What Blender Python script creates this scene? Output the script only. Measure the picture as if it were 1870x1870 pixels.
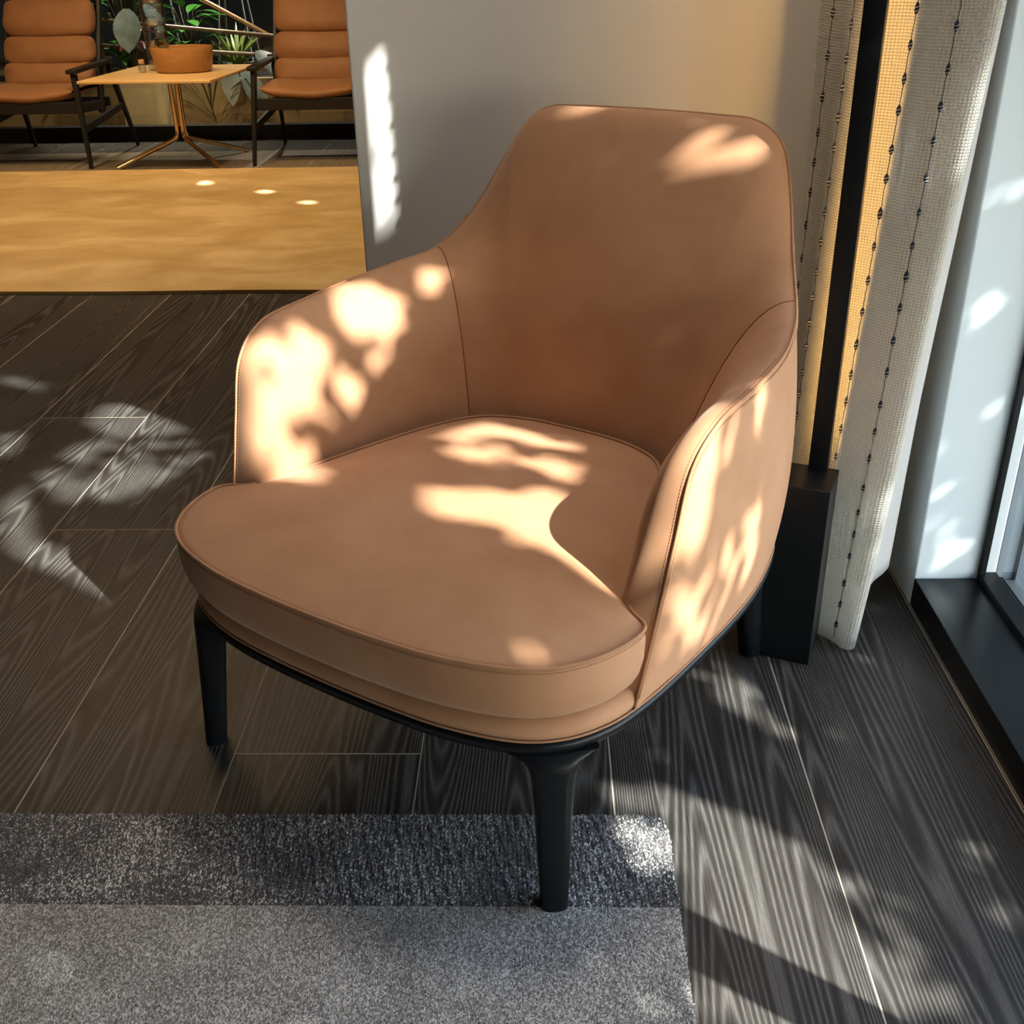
import bpy, bmesh, math, random
import numpy as np
from mathutils import Vector, Matrix, noise
PI = math.pi
SC = bpy.context.scene
COL = SC.collection
for o in list(bpy.data.objects): bpy.data.objects.remove(o, do_unlink=True)

# ---------------------------------------------------------------- camera
cd = bpy.data.cameras.new('camera'); cam = bpy.data.objects.new('camera', cd); COL.objects.link(cam)
cd.sensor_width = 36; cd.sensor_fit = 'HORIZONTAL'; cd.lens = 36*1986.1/1870; cd.clip_start = 0.02
RX = Vector((0.99958879, 0.02276576, -0.017435)); RY = Vector((-0.00494642, -0.46201094, -0.88686043)); RZ = Vector((-0.02824521, 0.88658198, -0.46170835))
mw = Matrix((RX, -RY, -RZ)).transposed().to_4x4(); mw.translation = (0, 0, 1.2)
cam.matrix_world = mw; SC.camera = cam

# ---------------------------------------------------------------- world, sun, exposure
W = bpy.data.worlds.new('world'); SC.world = W; W.use_nodes = True
nt = W.node_tree; nt.nodes.clear()
sky = nt.nodes.new('ShaderNodeTexSky'); sky.sky_type = 'NISHITA'; sky.sun_disc = False
sky.sun_elevation = math.radians(37); sky.sun_rotation = math.radians(124); sky.air_density = 1.2; sky.dust_density = 1.0
bg = nt.nodes.new('ShaderNodeBackground'); bg.inputs['Strength'].default_value = 1.15
wo = nt.nodes.new('ShaderNodeOutputWorld')
hs = nt.nodes.new('ShaderNodeHueSaturation'); hs.inputs['Saturation'].default_value = .78
nt.links.new(sky.outputs[0], hs.inputs['Color']); nt.links.new(hs.outputs[0], bg.inputs[0]); nt.links.new(bg.outputs[0], wo.inputs[0])
SUN_AZ = Vector((-math.cos(math.radians(35.7)), math.sin(math.radians(35.7)), 0)); SUN_EL = math.radians(41)
SUN_D = (SUN_AZ*math.cos(SUN_EL) + Vector((0, 0, -math.sin(SUN_EL)))).normalized()
sl = bpy.data.lights.new('sun', 'SUN'); sl.energy = 27.0; sl.angle = math.radians(0.53); sl.color = (1.0, 0.95, 0.87)
so = bpy.data.objects.new('sun', sl); COL.objects.link(so)
so.rotation_euler = SUN_D.to_track_quat('-Z', 'Y').to_euler(); so.location = (6, -4, 6)
def area(name, loc, tgt, sx, sy, power, col):
    l = bpy.data.lights.new(name, 'AREA'); l.shape = 'RECTANGLE'; l.size = sx; l.size_y = sy; l.energy = power; l.color = col
    o = bpy.data.objects.new(name, l); COL.objects.link(o); o.location = loc
    o.rotation_euler = (Vector(tgt)-Vector(loc)).to_track_quat('-Z', 'Y').to_euler(); return o
def spot(name, loc, tgt, power, ang, col, blend=0.5, r=0.04):
    l = bpy.data.lights.new(name, 'SPOT'); l.energy = power; l.spot_size = math.radians(ang); l.spot_blend = blend; l.color = col; l.shadow_soft_size = r
    o = bpy.data.objects.new(name, l); COL.objects.link(o); o.location = loc
    o.rotation_euler = (Vector(tgt)-Vector(loc)).to_track_quat('-Z', 'Y').to_euler(); return o
WARM = (1.0, 0.66, 0.34)
# warm lounge ceiling panel, then an unseen fill light added to brighten the seat
area('unseen_ceiling_light', (-2.3, 5.6, 3.24), (-2.3, 5.6, 0), 3.0, 1.6, 62, WARM)
area('unseen_ceiling_light', (.2, 1.95, 3.24), (.2, 1.95, 0), .9, .5, 27, (1, 0.90, 0.78))
for sx, sy in ((-3.15, 6.6), (-2.3, 6.7), (-1.4, 6.6)):
    spot('ceiling_spot', (sx, sy-0.5, 2.7), (sx, sy+0.7, 0.4), 60, 55, WARM)
spot('ceiling_spot', (-3.0, 9.0, 2.7), (-2.85, 8.45, 0.3), 260, 40, (1, .72, .38))
spot('ceiling_spot', (-2.0, 9.6, 2.7), (-2.2, 8.7, 0.3), 240, 60, (1, .88, .7))
spot('ceiling_spot', (-3.0, 9.4, 2.7), (-2.95, 9.0, 0.7), 300, 50, (1, .95, .8))
spot('wall_washer', (.35, 2.18, 3.2), (.44, 2.42, 1.0), 95, 27, WARM, 1.0)
for cx in (-3.0, -1.5): spot('ceiling_spot', (cx, 5.4, 3.2), (cx, 5.5, 0), 130, 95, (1, .70, .34), .8)
vs = SC.view_settings; vs.view_transform = 'Standard'; vs.look = 'None'; vs.gamma = 1; vs.use_curve_mapping = False
vs.exposure = 0.0
random.seed(7)

# ---------------------------------------------------------------- helpers
def mat(name, base=(.5,.5,.5), rough=.5, metal=0.0, spec=.5, sheen=0.0):
    m = bpy.data.materials.new(name); m.use_nodes = True
    b = m.node_tree.nodes['Principled BSDF']
    b.inputs['Base Color'].default_value = (*base, 1); b.inputs['Roughness'].default_value = rough
    b.inputs['Metallic'].default_value = metal; b.inputs['Specular IOR Level'].default_value = spec
    b.inputs['Sheen Weight'].default_value = sheen
    return m
class N:
    def __init__(s, m): s.m = m; s.t = m.node_tree; s.b = s.t.nodes['Principled BSDF']
    def n(s, typ, **kw):
        x = s.t.nodes.new('ShaderNode'+typ)
        for k, v in kw.items():
            if k in x.inputs: x.inputs[k].default_value = v
            else: setattr(x, k, v)
        return x
    def l(s, a, b): s.t.links.new(a, b)
    def math(s, op, a, b=None, c=None):
        x = s.t.nodes.new('ShaderNodeMath'); x.operation = op
        for i, q in enumerate((a, b, c)):
            if q is None: continue
            if isinstance(q, (int, float)): x.inputs[i].default_value = q
            else: s.l(q, x.inputs[i])
        return x.outputs[0]
    def ramp(s, fac, stops):
        r = s.t.nodes.new('ShaderNodeValToRGB'); e = r.color_ramp.elements
        while len(e) < len(stops): e.new(.5)
        for q, (p, c) in zip(e, stops): q.position = p; q.color = (*c, 1) if len(c) == 3 else c
        s.l(fac, r.inputs[0]); return r.outputs[0]
    def mapping(s, src, scale, loc=None):
        mp = s.n('Mapping'); mp.inputs['Scale'].default_value = scale; s.l(src, mp.inputs['Vector'])
        if loc is not None: s.l(loc, mp.inputs['Location'])
        return mp.outputs[0]
    def bump(s, h, strength, dist):
        x = s.n('Bump', Strength=strength, Distance=dist); s.l(h, x.inputs['Height']); s.l(x.outputs[0], s.b.inputs['Normal'])
def leather(name, c1, c2, sc=9.0, rough=.72):
    m = mat(name, c1, rough, spec=.28, sheen=.25); w = N(m); w.b.inputs['Sheen Roughness'].default_value = .4
    w.b.inputs['Sheen Tint'].default_value = (1, .85, .7, 1)
    tc = w.n('TexCoord')
    n1 = w.n('TexNoise', Scale=sc, Detail=6.0, Roughness=.6); w.l(tc.outputs['Object'], n1.inputs[0])
    n2 = w.n('TexNoise', Scale=420.0, Detail=3.0, Roughness=.7); w.l(tc.outputs['Object'], n2.inputs[0])
    w.l(w.ramp(n1.outputs[0], [(.32, c2), (.66, c1)]), w.b.inputs['Base Color'])
    w.bump(n2.outputs[0], .18, .0006)
    return m
def wood(name, dark, light, scale=1.0, rough=.45, axis='Y', bump=.25, rings=34, stretch=.07):
    m = mat(name, dark, rough, spec=.4); w = N(m)
    tc = w.n('TexCoord'); oi = w.n('ObjectInfo')
    off = w.n('CombineXYZ'); r100 = w.math('MULTIPLY', oi.outputs['Random'], 57.0)
    w.l(r100, off.inputs[0]); w.l(w.math('MULTIPLY', oi.outputs['Random'], 91.0), off.inputs[1])
    def ax(a, b): return tuple(scale*q for q in {'Y': (a, b, a), 'X': (b, a, a), 'Z': (a, a, b)}[axis])
    v = w.mapping(tc.outputs['Object'], ax(1, stretch), off.outputs[0])
    n1 = w.n('TexNoise', Scale=4.5, Detail=1.5, Roughness=.4); w.l(v, n1.inputs[0])
    ph = w.math('MULTIPLY', n1.outputs[0], float(rings))
    tri = w.math('POWER', w.math('ABSOLUTE', w.math('SINE', w.math('MULTIPLY', ph, PI))), 3.0)
    n2 = w.n('TexNoise', Scale=1.0, Detail=3.0, Roughness=.7); w.l(w.mapping(tc.outputs['Object'], ax(330, 9), off.outputs[0]), n2.inputs[0])
    n4 = w.n('TexNoise', Scale=1.0, Detail=2.0, Roughness=.6); w.l(w.mapping(tc.outputs['Object'], ax(900, 60), off.outputs[0]), n4.inputs[0])
    n3 = w.n('TexNoise', Scale=1.0, Detail=3.0, Roughness=.6); w.l(w.mapping(tc.outputs['Object'], ax(5, 1.2), off.outputs[0]), n3.inputs[0])
    tri = w.math('MULTIPLY', tri, w.math('ADD', n4.outputs[0], .45))
    g = w.math('ADD', w.math('MULTIPLY', tri, .40), w.math('MULTIPLY', n2.outputs[0], .72))
    g = w.math('ADD', g, w.math('MULTIPLY', w.math('SUBTRACT', n3.outputs[0], .5), .35))
    w.l(w.ramp(g, [(.28, dark), (.58, tuple(a*.72+b*.28 for a, b in zip(dark, light))), (.95, light)]), w.b.inputs['Base Color'])
    w.bump(g, bump, .0009)
    return m, w
M = {}
M['leather'] = leather('tan_nubuck', (.45, .238, .130), (.385, .19, .098))
M['piping'] = leather('tan_piping', (.40, .20, .10), (.33, .16, .08), 20)
M['stitch'] = mat('stitch_thread', (.28, .09, .035), .7)
M['black_wood'] = mat('black_lacquer', (.0035, .0042, .006), .38, spec=.28)
M['floor_wood'], wf = wood('dark_oak', (.019, .0165, .0145), (.125, .118, .110), 1.0, .36, 'Y', .75, 92, .045)
wf.b.inputs['Specular IOR Level'].default_value = .22
M['lit_oak'], _w = wood('lit_oak', (.14, .115, .085), (.26, .22, .165), 1.0, .40, 'Y', .4, 50, .055)  # lighter boards paint in the light on the floor strip beyond the carpet
M['joint_shine'] = mat('joint_highlight', (.42, .37, .29), .6)  # pale tone paints the highlight that runs along the plank joints
M['wall'] = mat('wall_paint', (.80, .78, .745), .7, spec=.25)
M['wall_satin'] = mat('satin_paint', (.62, .70, .745), .36, spec=.5)
M['black_metal'] = mat('black_metal', (.005, .006, .007), .42, spec=.25)
M['black_sill'] = mat('black_sill', (.004, .005, .007), .28, spec=.35)
M['sill_metal'] = mat('grey_aluminium', (.28, .30, .31), .35, metal=.6)
M['ceiling'] = mat('ceiling_paint', (.25, .235, .21), .9); M['wall_dark'] = mat('taupe_wall', (.16, .13, .10), .8)
def glassmat(name, tint=(.93, .96, .97), base=.04):
    m = bpy.data.materials.new(name); m.use_nodes = True; t = m.node_tree; t.nodes.clear()
    tr = t.nodes.new('ShaderNodeBsdfTransparent'); tr.inputs[0].default_value = (*tint, 1)
    gl = t.nodes.new('ShaderNodeBsdfGlossy'); gl.inputs['Roughness'].default_value = .01
    lw = t.nodes.new('ShaderNodeLayerWeight'); lw.inputs[0].default_value = .5
    pw5 = t.nodes.new('ShaderNodeMath'); pw5.operation = 'POWER'; pw5.inputs[1].default_value = 5; t.links.new(lw.outputs['Facing'], pw5.inputs[0])
    fr = t.nodes.new('ShaderNodeMath'); fr.operation = 'MULTIPLY_ADD'; fr.inputs[1].default_value = .98-base; fr.inputs[2].default_value = base; t.links.new(pw5.outputs[0], fr.inputs[0])
    mx = t.nodes.new('ShaderNodeMixShader'); o = t.nodes.new('ShaderNodeOutputMaterial')
    t.links.new(fr.outputs[0], mx.inputs[0]); t.links.new(tr.outputs[0], mx.inputs[1]); t.links.new(gl.outputs[0], mx.inputs[2]); t.links.new(mx.outputs[0], o.inputs[0])
    return m
M['glass'] = glassmat('window_glass')

def obj(name, bm, m=None, parent=None, smooth=False, **tags):
    if isinstance(bm, bpy.types.Mesh): me = bm
    else:
        me = bpy.data.meshes.new(name); bmesh.ops.recalc_face_normals(bm, faces=bm.faces); bm.to_mesh(me); bm.free()
    if m is not None and not me.materials: me.materials.append(m)
    if smooth:
        me.polygons.foreach_set('use_smooth', [True]*len(me.polygons))
        if smooth != 1: me.set_sharp_from_angle(angle=math.radians(smooth))
    o = bpy.data.objects.new(name, me); COL.objects.link(o)
    if parent: o.parent = parent
    for k, v in tags.items(): o[k] = v
    return o
def thing(name, label, cat, loc=(0,0,0), rz=0, group=None):
    o = bpy.data.objects.new(name, None); COL.objects.link(o); o.location = loc; o.rotation_euler = (0, 0, rz)
    o['label'] = label; o['category'] = cat
    if group: o['group'] = group
    o.empty_display_size = .1
    return o
def box(bm, x0, x1, y0, y1, z0, z1, bev=0):
    r = bmesh.ops.create_cube(bm, size=1)['verts']
    for v in r:
        v.co = Vector(((x0+x1)/2+v.co.x*(x1-x0), (y0+y1)/2+v.co.y*(y1-y0), (z0+z1)/2+v.co.z*(z1-z0)))
    if bev:
        es = list({e for v in r for e in v.link_edges})
        bmesh.ops.bevel(bm, geom=es, offset=bev, segments=2, affect='EDGES', profile=.5)
    return r
def boxo(name, x0, x1, y0, y1, z0, z1, m, parent=None, bev=0, **tags):
    bm = bmesh.new(); box(bm, x0, x1, y0, y1, z0, z1, bev); return obj(name, bm, m, parent, **tags)
def tube(bm, pts, r, seg=10, closed=False, caps=True, flat=None):
    """sweep; r scalar or list or (a,b) list of elliptical radii"""
    pts = [Vector(p) for p in pts]; n = len(pts); rings = []
    prev = None
    for i, p in enumerate(pts):
        if closed: t = pts[(i+1) % n]-pts[i-1]
        else: t = pts[min(i+1, n-1)]-pts[max(i-1, 0)]
        if t.length < 1e-9: t = Vector((0, 0, 1))
        t.normalize()
        if prev is None:
            a = Vector((0, 0, 1)) if abs(t.z) < .9 else Vector((1, 0, 0)); prev = t.cross(a).normalized()
        nn = prev - t*prev.dot(t)
        nn = nn.normalized() if nn.length > 1e-6 else t.orthogonal().normalized()
        prev = nn; bb = t.cross(nn)
        rr = r[i] if isinstance(r, (list, tuple)) else r
        ra, rb = rr if isinstance(rr, (list, tuple)) else (rr, rr)
        rings.append([bm.verts.new(p+nn*math.cos(2*PI*k/seg)*ra+bb*math.sin(2*PI*k/seg)*rb) for k in range(seg)])
    m_ = n if closed else n-1
    for i in range(m_):
        A, B = rings[i], rings[(i+1) % n]
        for k in range(seg): bm.faces.new((A[k], A[(k+1) % seg], B[(k+1) % seg], B[k]))
    if caps and not closed: bm.faces.new(rings[0]); bm.faces.new(rings[-1])
def beam(bm, a, b, wa, ha, wb=None, hb=None, side=(1,0,0), bev=.004):
    """rectangular tapered bar between a and b; w along 'side', h perpendicular"""
    a, b = Vector(a), Vector(b); wb = wb or wa; hb = hb or ha
    t = (b-a).normalized(); s = Vector(side); s = (s-t*s.dot(t)).normalized(); h = t.cross(s); vs_ = []
    for p, w_, h_ in ((a, wa, ha), (b, wb, hb)):
        vs_.append([bm.verts.new(p+s*x*w_/2+h*y*h_/2) for x, y in ((-1,-1),(1,-1),(1,1),(-1,1))])
    fs = [bm.faces.new(vs_[0]), bm.faces.new(vs_[1])]
    for k in range(4): fs.append(bm.faces.new((vs_[0][k], vs_[0][(k+1)%4], vs_[1][(k+1)%4], vs_[1][k])))
    if bev:
        es = list({e for f in fs for e in f.edges}); bmesh.ops.bevel(bm, geom=es, offset=bev, segments=2, affect='EDGES', profile=.5)
def lathe(bm, prof, seg=32, cx=0, cy=0, sx=1, sy=1):
    rings = []
    for r, z in prof:
        rings.append([bm.verts.new((cx+r*sx*math.cos(2*PI*k/seg), cy+r*sy*math.sin(2*PI*k/seg), z)) for k in range(seg)] if r > 1e-6 else [bm.verts.new((cx, cy, z))])
    for A, B in zip(rings, rings[1:]):
        for k in range(seg):
            a = (A[k], A[(k+1)%seg]) if len(A) > 1 else (A[0],); b = (B[(k+1)%seg], B[k]) if len(B) > 1 else (B[0],)
            if len(a)+len(b) > 2: bm.faces.new(a+b)
def catmull(P, n, closed=False):
    P = [Vector(p) for p in P]; m_ = len(P); out = []
    segs = m_ if closed else m_-1
    for i in range(segs):
        if closed: p0, p1, p2, p3 = P[i-1], P[i], P[(i+1)%m_], P[(i+2)%m_]
        else: p0, p1, p2, p3 = P[max(i-1, 0)], P[i], P[i+1], P[min(i+2, m_-1)]
        for k in range(n):
            t = k/n
            out.append(.5*((2*p1)+(-p0+p2)*t+(2*p0-5*p1+4*p2-p3)*t*t+(-p0+3*p1-3*p2+p3)*t**3))
    if not closed: out.append(P[-1].copy())
    return out
def grid(bm, rows, closed_u=False):
    V_ = [[bm.verts.new(p) for p in r] for r in rows]
    for A, B in zip(V_, V_[1:]):
        n = len(A)
        for k in range(n if closed_u else n-1):
            try: bm.faces.new((A[k], A[(k+1)%n], B[(k+1)%n], B[k]))
            except ValueError: pass
    return V_

# ---------------------------------------------------------------- the room
SZ0 = -.08
XW = 0.745        # inner face of the window wall
YB = 2.42         # face of the partition behind the armchair
YR = 1.893        # where the window reveal starts
fl = boxo('floor', -6, XW, -2.6, 8.2, -.08, -.0003, M['joint_shine'], kind='structure')
pw = 0.3153; xs0 = 0.4249
gap = .0009
cache = {}
def plank(x0, x1, y0, y1):
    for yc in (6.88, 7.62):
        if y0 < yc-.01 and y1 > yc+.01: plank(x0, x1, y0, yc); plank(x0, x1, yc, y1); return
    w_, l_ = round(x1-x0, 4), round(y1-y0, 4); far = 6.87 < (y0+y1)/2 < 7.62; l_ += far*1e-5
    if (w_, l_) not in cache:
        bm = bmesh.new(); hw, hl = w_/2-gap, l_/2-gap; b = .0006
        lo = [bm.verts.new((sx*hw, sy*hl, -.0005)) for sx, sy in ((-1,-1),(1,-1),(1,1),(-1,1))]
        mi = [bm.verts.new((sx*hw, sy*hl, -b)) for sx, sy in ((-1,-1),(1,-1),(1,1),(-1,1))]
        tp = [bm.verts.new((sx*(hw-b), sy*(hl-b), 0)) for sx, sy in ((-1,-1),(1,-1),(1,1),(-1,1))]
        for A, B in ((lo, mi), (mi, tp)):
            for k in range(4): bm.faces.new((A[k], A[(k+1)%4], B[(k+1)%4], B[k]))
        bm.faces.new(tp)
        me = bpy.data.meshes.new('plank'); bmesh.ops.recalc_face_normals(bm, faces=bm.faces); bm.to_mesh(me); bm.free(); me.materials.append(M['lit_oak'] if far else M['floor_wood']); cache[(w_, l_)] = me
    o = bpy.data.objects.new('plank', cache[(w_, l_)]); COL.objects.link(o); o.parent = fl; o.location = ((x0+x1)/2, (y0+y1)/2, 0)
rr = random.Random(4)
L = 2.4
for i in range(-20, 2):
    x0 = xs0+i*pw; x1 = x0+pw
    if x0 < -6: continue
    if i == 1: x1 = XW
    if i == 0: ph = 3.05
    elif i == -3: ph = 1.4276
    elif i == -4: ph = 2.20
    elif i == -2 or i == -1 or i == 1: ph = 0.2 + .9*(i % 3)
    else: ph = rr.uniform(0, L)
    while ph > -2.6: ph -= L
    y = -2.6; y1 = ph+L
    while y < 8.2:
        e = min(y1, 8.2)
        if e-y > .02: plank(x0, x1, y, e)
        y = e; y1 = e+L

boxo('ceiling', -6.2, 1.1, -2.8, 8.4, 3.3, 3.4, M['ceiling'], kind='structure')
boxo('wall_left', -6.2, -6.0, -2.8, 8.4, -.08, 3.3, M['wall_dark'], kind='structure')
boxo('wall_front', -6.0, 1.1, -2.8, -2.6, -.08, 3.3, M['wall_dark'], kind='structure')
# window wall: solid piece between the reveal and the lounge end, with a white satin reveal
boxo('wall_outside', .905, 1.35, YR+.004, 3.9, -.3, 3.3, mat('grey_cladding', (.15, .19, .22), .35), kind='structure', bev=.003)
boxo('trim_2', .94, .944, YR-.004, YR+.004, .03, 3.0, M['black_metal'], kind='structure')
boxo('wall_right', XW, .905, YR, 4.0, -.08, 3.3, M['wall_satin'], kind='structure', bev=.003)
boxo('wall_right', XW, 1.02, 4.0, 4.75, -.08, 1.6, M['wall_satin'], kind='structure')  # unseen opening above this piece, added to let sun spots onto the carpet
boxo('wall_right', XW, 1.02, 4.75, 8.4, -.08, 3.3, M['wall_satin'], kind='structure')
boxo('wall_right', XW, 1.02, -2.6, -1.05, SZ0, 3.3, M['wall_dark'], kind='structure')
boxo('wall_right', XW, 1.02, -1.05, YR, 3.0, 3.3, M['wall_satin'], kind='structure')
# partition behind the chair, open at its left end
boxo('wall_back', -.396, XW, YB, YB+.16, 0, 3.3, M['wall'], kind='structure', bev=.004)
boxo('wall_far', -1.9, 1.02, 8.2, 8.4, 2.75, 3.3, M['wall'], kind='structure')
# window: black sill, frame, mullion, panes
SZ = .06
boxo('trim_1', XW, .868, -1.05, YR, -.08, SZ, M['black_sill'], kind='structure', bev=.0018)
wn = bpy.data.objects.new('window_1', None); COL.objects.link(wn); wn['kind'] = 'structure'
boxo('window_frame', .868, .905, -1.05, YR, -.08, SZ+.014, M['black_metal'], wn, bev=.0015)
boxo('window_frame',   .868, .880, YR-.012, YR, SZ+.014, 3.0, M['black_metal'], wn, bev=.0015)
boxo('window_frame', .868, .93, -1.05, YR-.016, 2.94, 3.0, M['black_metal'], wn, bev=.0015)
boxo('gasket', .905, .912, -1.05, YR-.016, SZ, SZ+.012, M['black_metal'], wn, bev=.001)
boxo('outer_sill', .912, .945, -1.05, YR-.004, -.08, SZ-.002, M['sill_metal'], wn, bev=.002)
for y in (.512,):
    boxo('mullion', .868, .945, y, y+.055, SZ+.014, 2.94, M['black_metal'], wn, bev=.002)
for y0, y1 in ((.567, YR-.016), (-1.05, .512)):
    boxo('window_pane', .908, .912, y0, y1, SZ+.012, 2.94, M['glass'], wn)
boxo('ground_outside', .945, 14, -12, 9, -.35, .02, mat('dark_paving', (.03, .034, .038), .5), kind='structure')

# glazing at the end of the lounge
wg = bpy.data.objects.new('window_2', None); COL.objects.link(wg); wg['kind'] = 'structure'
boxo('window_frame', -6, 1.0, 8.10, 8.20, 0, .10, M['black_metal'], wg)
boxo('window_frame', -6, 1.0, 8.10, 8.20, 2.72, 2.8, M['black_metal'], wg)
for x in (-5.4, -4.05, -.35): boxo('mullion', x, x+.05, 8.10, 8.20, .10, 2.72, M['black_metal'], wg)
for x0, x1 in ((-6, -5.4), (-5.35, -4.05), (-4.0, -.35), (-.3, 1.0)):
    boxo('window_pane', x0, x1, 8.145, 8.155, .10, 2.72, M['glass'], wg)

# ---------------------------------------------------------------- grey rug (foreground)
def rugmat(name, dark, mid, light, share, cell):
    m = mat(name, mid, .85, spec=.2, sheen=.35); w = N(m); tc = w.n('TexCoord')
    n1 = w.n('TexNoise', Scale=7.0, Detail=5.0, Roughness=.65); w.l(tc.outputs['Object'], n1.inputs[0])
    flat = w.mapping(tc.outputs['Object'], (1, .55, 0)); vo = w.n('TexVoronoi', Scale=cell); w.l(flat, vo.inputs['Vector'])
    sp = w.n('SeparateColor'); w.l(vo.outputs['Color'], sp.inputs[0])
    g = w.math('ADD', sp.outputs[0], w.math('MULTIPLY', w.math('SUBTRACT', n1.outputs[0], .5), .9))
    w.l(w.ramp(g, [(.05, dark), (share, mid), (share+.12, tuple(a*.5+b*.5 for a, b in zip(mid, light))), (.98, light)]), w.b.inputs['Base Color'])
    return m
M['rug_main'] = rugmat('grey_pile', (.16, .147, .138), (.37, .35, .335), (.68, .66, .64), .6, 640)
M['rug_band'] = rugmat('charcoal_loop', (.055, .050, .052), (.15, .142, .145), (.80, .78, .77), .72, 620)
RX0, RX1, RY0, RY1, RBAND = -2.2, .187, -1.6, 1.274, 1.0915
rug = thing('rug', 'grey rug with a darker looped border strip, under the front leg of the tan armchair', 'rug')
def rug_slab(y0, y1, z, corner):
    bm = bmesh.new(); pts = []
    if corner:
        r = .03
        pts = [(RX0, y0), (RX1, y0)] + [(RX1-r+r*math.cos(a*PI/12), y1-r+r*math.sin(a*PI/12)) for a in range(0, 7)] + [(RX0, y1)]
    else: pts = [(RX0, y0), (RX1, y0), (RX1, y1), (RX0, y1)]
    lo = [bm.verts.new((x, y, 0.0005)) for x, y in pts]; hi = [bm.verts.new((x, y, z)) for x, y in pts]
    bm.faces.new(hi); bm.faces.new(lo[::-1]); n = len(pts)
    for k in range(n): bm.faces.new((lo[k], lo[(k+1)%n], hi[(k+1)%n], hi[k]))
    return bm
obj('rug_field', rug_slab(RY0, RBAND, .010, False), M['rug_main'], rug)
obj('rug_border', rug_slab(RBAND, RY1, .008, True), M['rug_band'], rug)
def tufts(name, n, xr, yr, z0, h, wdt, m, lean, rng, rows=None):
    xs = rng.uniform(xr[0], xr[1], n); ys = rng.uniform(yr[0], yr[1], n)
    if rows:
        k = np.round((xs+ys*lean)/rows); xs = k*rows-ys*lean + rng.normal(0, rows*.13, n) + .002*np.sin(ys*60+k*1.7)
    ok = (xs < RX1+.001) & (xs > xr[0]-.01)
    cr = (xs > RX1-.03) & (ys > RY1-.03)
    ok &= ~(cr & ((xs-(RX1-.03))**2+(ys-(RY1-.03))**2 > .031**2))
    xs, ys = xs[ok], ys[ok]; n = len(xs)
    a = rng.uniform(0, 2*PI, n); tilt = rng.normal(0, .45, (n, 2)); hh = h*rng.uniform(.65, 1.15, n); ww = wdt*rng.uniform(.6, 1.2, n)
    edge = np.maximum(0, 1-(RX1-xs)/.004); tilt[:, 0] += edge*.5
    edgey = np.maximum(0, 1-(RY1-ys)/.004); tilt[:, 1] += edgey*.3
    b = np.stack([xs, ys, np.full(n, z0)], 1)
    top = b + np.stack([tilt[:, 0]*hh, tilt[:, 1]*hh, hh], 1)
    dx = np.stack([np.cos(a), np.sin(a), np.zeros(n)], 1)*ww[:, None]/2; dy = np.stack([-np.sin(a), np.cos(a), np.zeros(n)], 1)*ww[:, None]/2
    V_ = np.empty((n, 4, 3))          # a small three-sided tuft
    for k in range(3):
        q = 2*PI*k/3; V_[:, k] = b+dx*math.cos(q)*1.5+dy*math.sin(q)*1.5
    V_[:, 3] = top
    V_ = V_.reshape(-1, 3); base = (np.arange(n)*4)[:, None]
    T = np.concatenate([base+np.array([[0,1,3]]), base+np.array([[1,2,3]]), base+np.array([[2,0,3]])], 1).reshape(-1, 3)
    me = bpy.data.meshes.new(name); me.vertices.add(len(V_)); me.vertices.foreach_set('co', V_.ravel())
    me.loops.add(T.size); me.loops.foreach_set('vertex_index', T.ravel().astype(np.int32))
    me.polygons.add(len(T)); me.polygons.foreach_set('loop_start', np.arange(0, T.size, 3, dtype=np.int32)); me.update(calc_edges=True)
    me.materials.append(m); o = bpy.data.objects.new(name, me); COL.objects.link(o); o.parent = rug; o['kind'] = 'stuff'; return o
rng = np.random.default_rng(3)
tufts('carpet_pile', 230000, (-1.15, RX1), (.62, RBAND-.0015), .0085, .0032, .0021, M['rug_main'], 0, rng)
tufts('loop_pile', 110000, (-1.15, RX1), (RBAND+.0015, RY1), .0065, .0034, .0021, M['rug_band'], .12, rng, rows=.0046)

# ---------------------------------------------------------------- camel carpet in the lounge
def carpetmat():
    m = mat('camel_carpet', (.52, .33, .12), .85, spec=.2, sheen=.3); w = N(m); tc = w.n('TexCoord')
    v = w.mapping(tc.outputs['Object'], (1, 1.6, 1)); n1 = w.n('TexNoise', Scale=2.2, Detail=6.0, Roughness=.62, Distortion=.6); w.l(v, n1.inputs[0])
    w.l(w.ramp(n1.outputs[0], [(.36, (.42, .27, .095)), (.5, (.50, .34, .14)), (.66, (.62, .45, .23))]), w.b.inputs['Base Color'])
    n2 = w.n('TexNoise', Scale=300.0); w.l(tc.outputs['Object'], n2.inputs[0]); w.bump(n2.outputs[0], .4, .002)
    return m
M['camel'] = carpetmat()
bm = bmesh.new(); top = []
for i in range(61):
    x = -5.2+i*(5.9/60); top.append((x, 4.185+.012*math.sin(x*2.3)+.008*math.sin(x*5.1+1)+(.035 if x < -1.2 else .035+.02*(x+1.2))*0))
pts = top + [(.7, 6.89), (-5.2, 6.87)]
lo = [bm.verts.new((x, y, .0005)) for x, y in pts]; hi = [bm.verts.new((x, y, .014)) for x, y in pts]
bm.faces.new(hi); bm.faces.new(lo[::-1])
for k in range(len(pts)): bm.faces.new((lo[k], lo[(k+1)%len(pts)], hi[(k+1)%len(pts)], hi[k]))
o = obj('carpet', bm, M['camel']); o['label'] = 'large camel coloured carpet on the lounge floor in front of the far table'; o['category'] = 'carpet'
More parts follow.
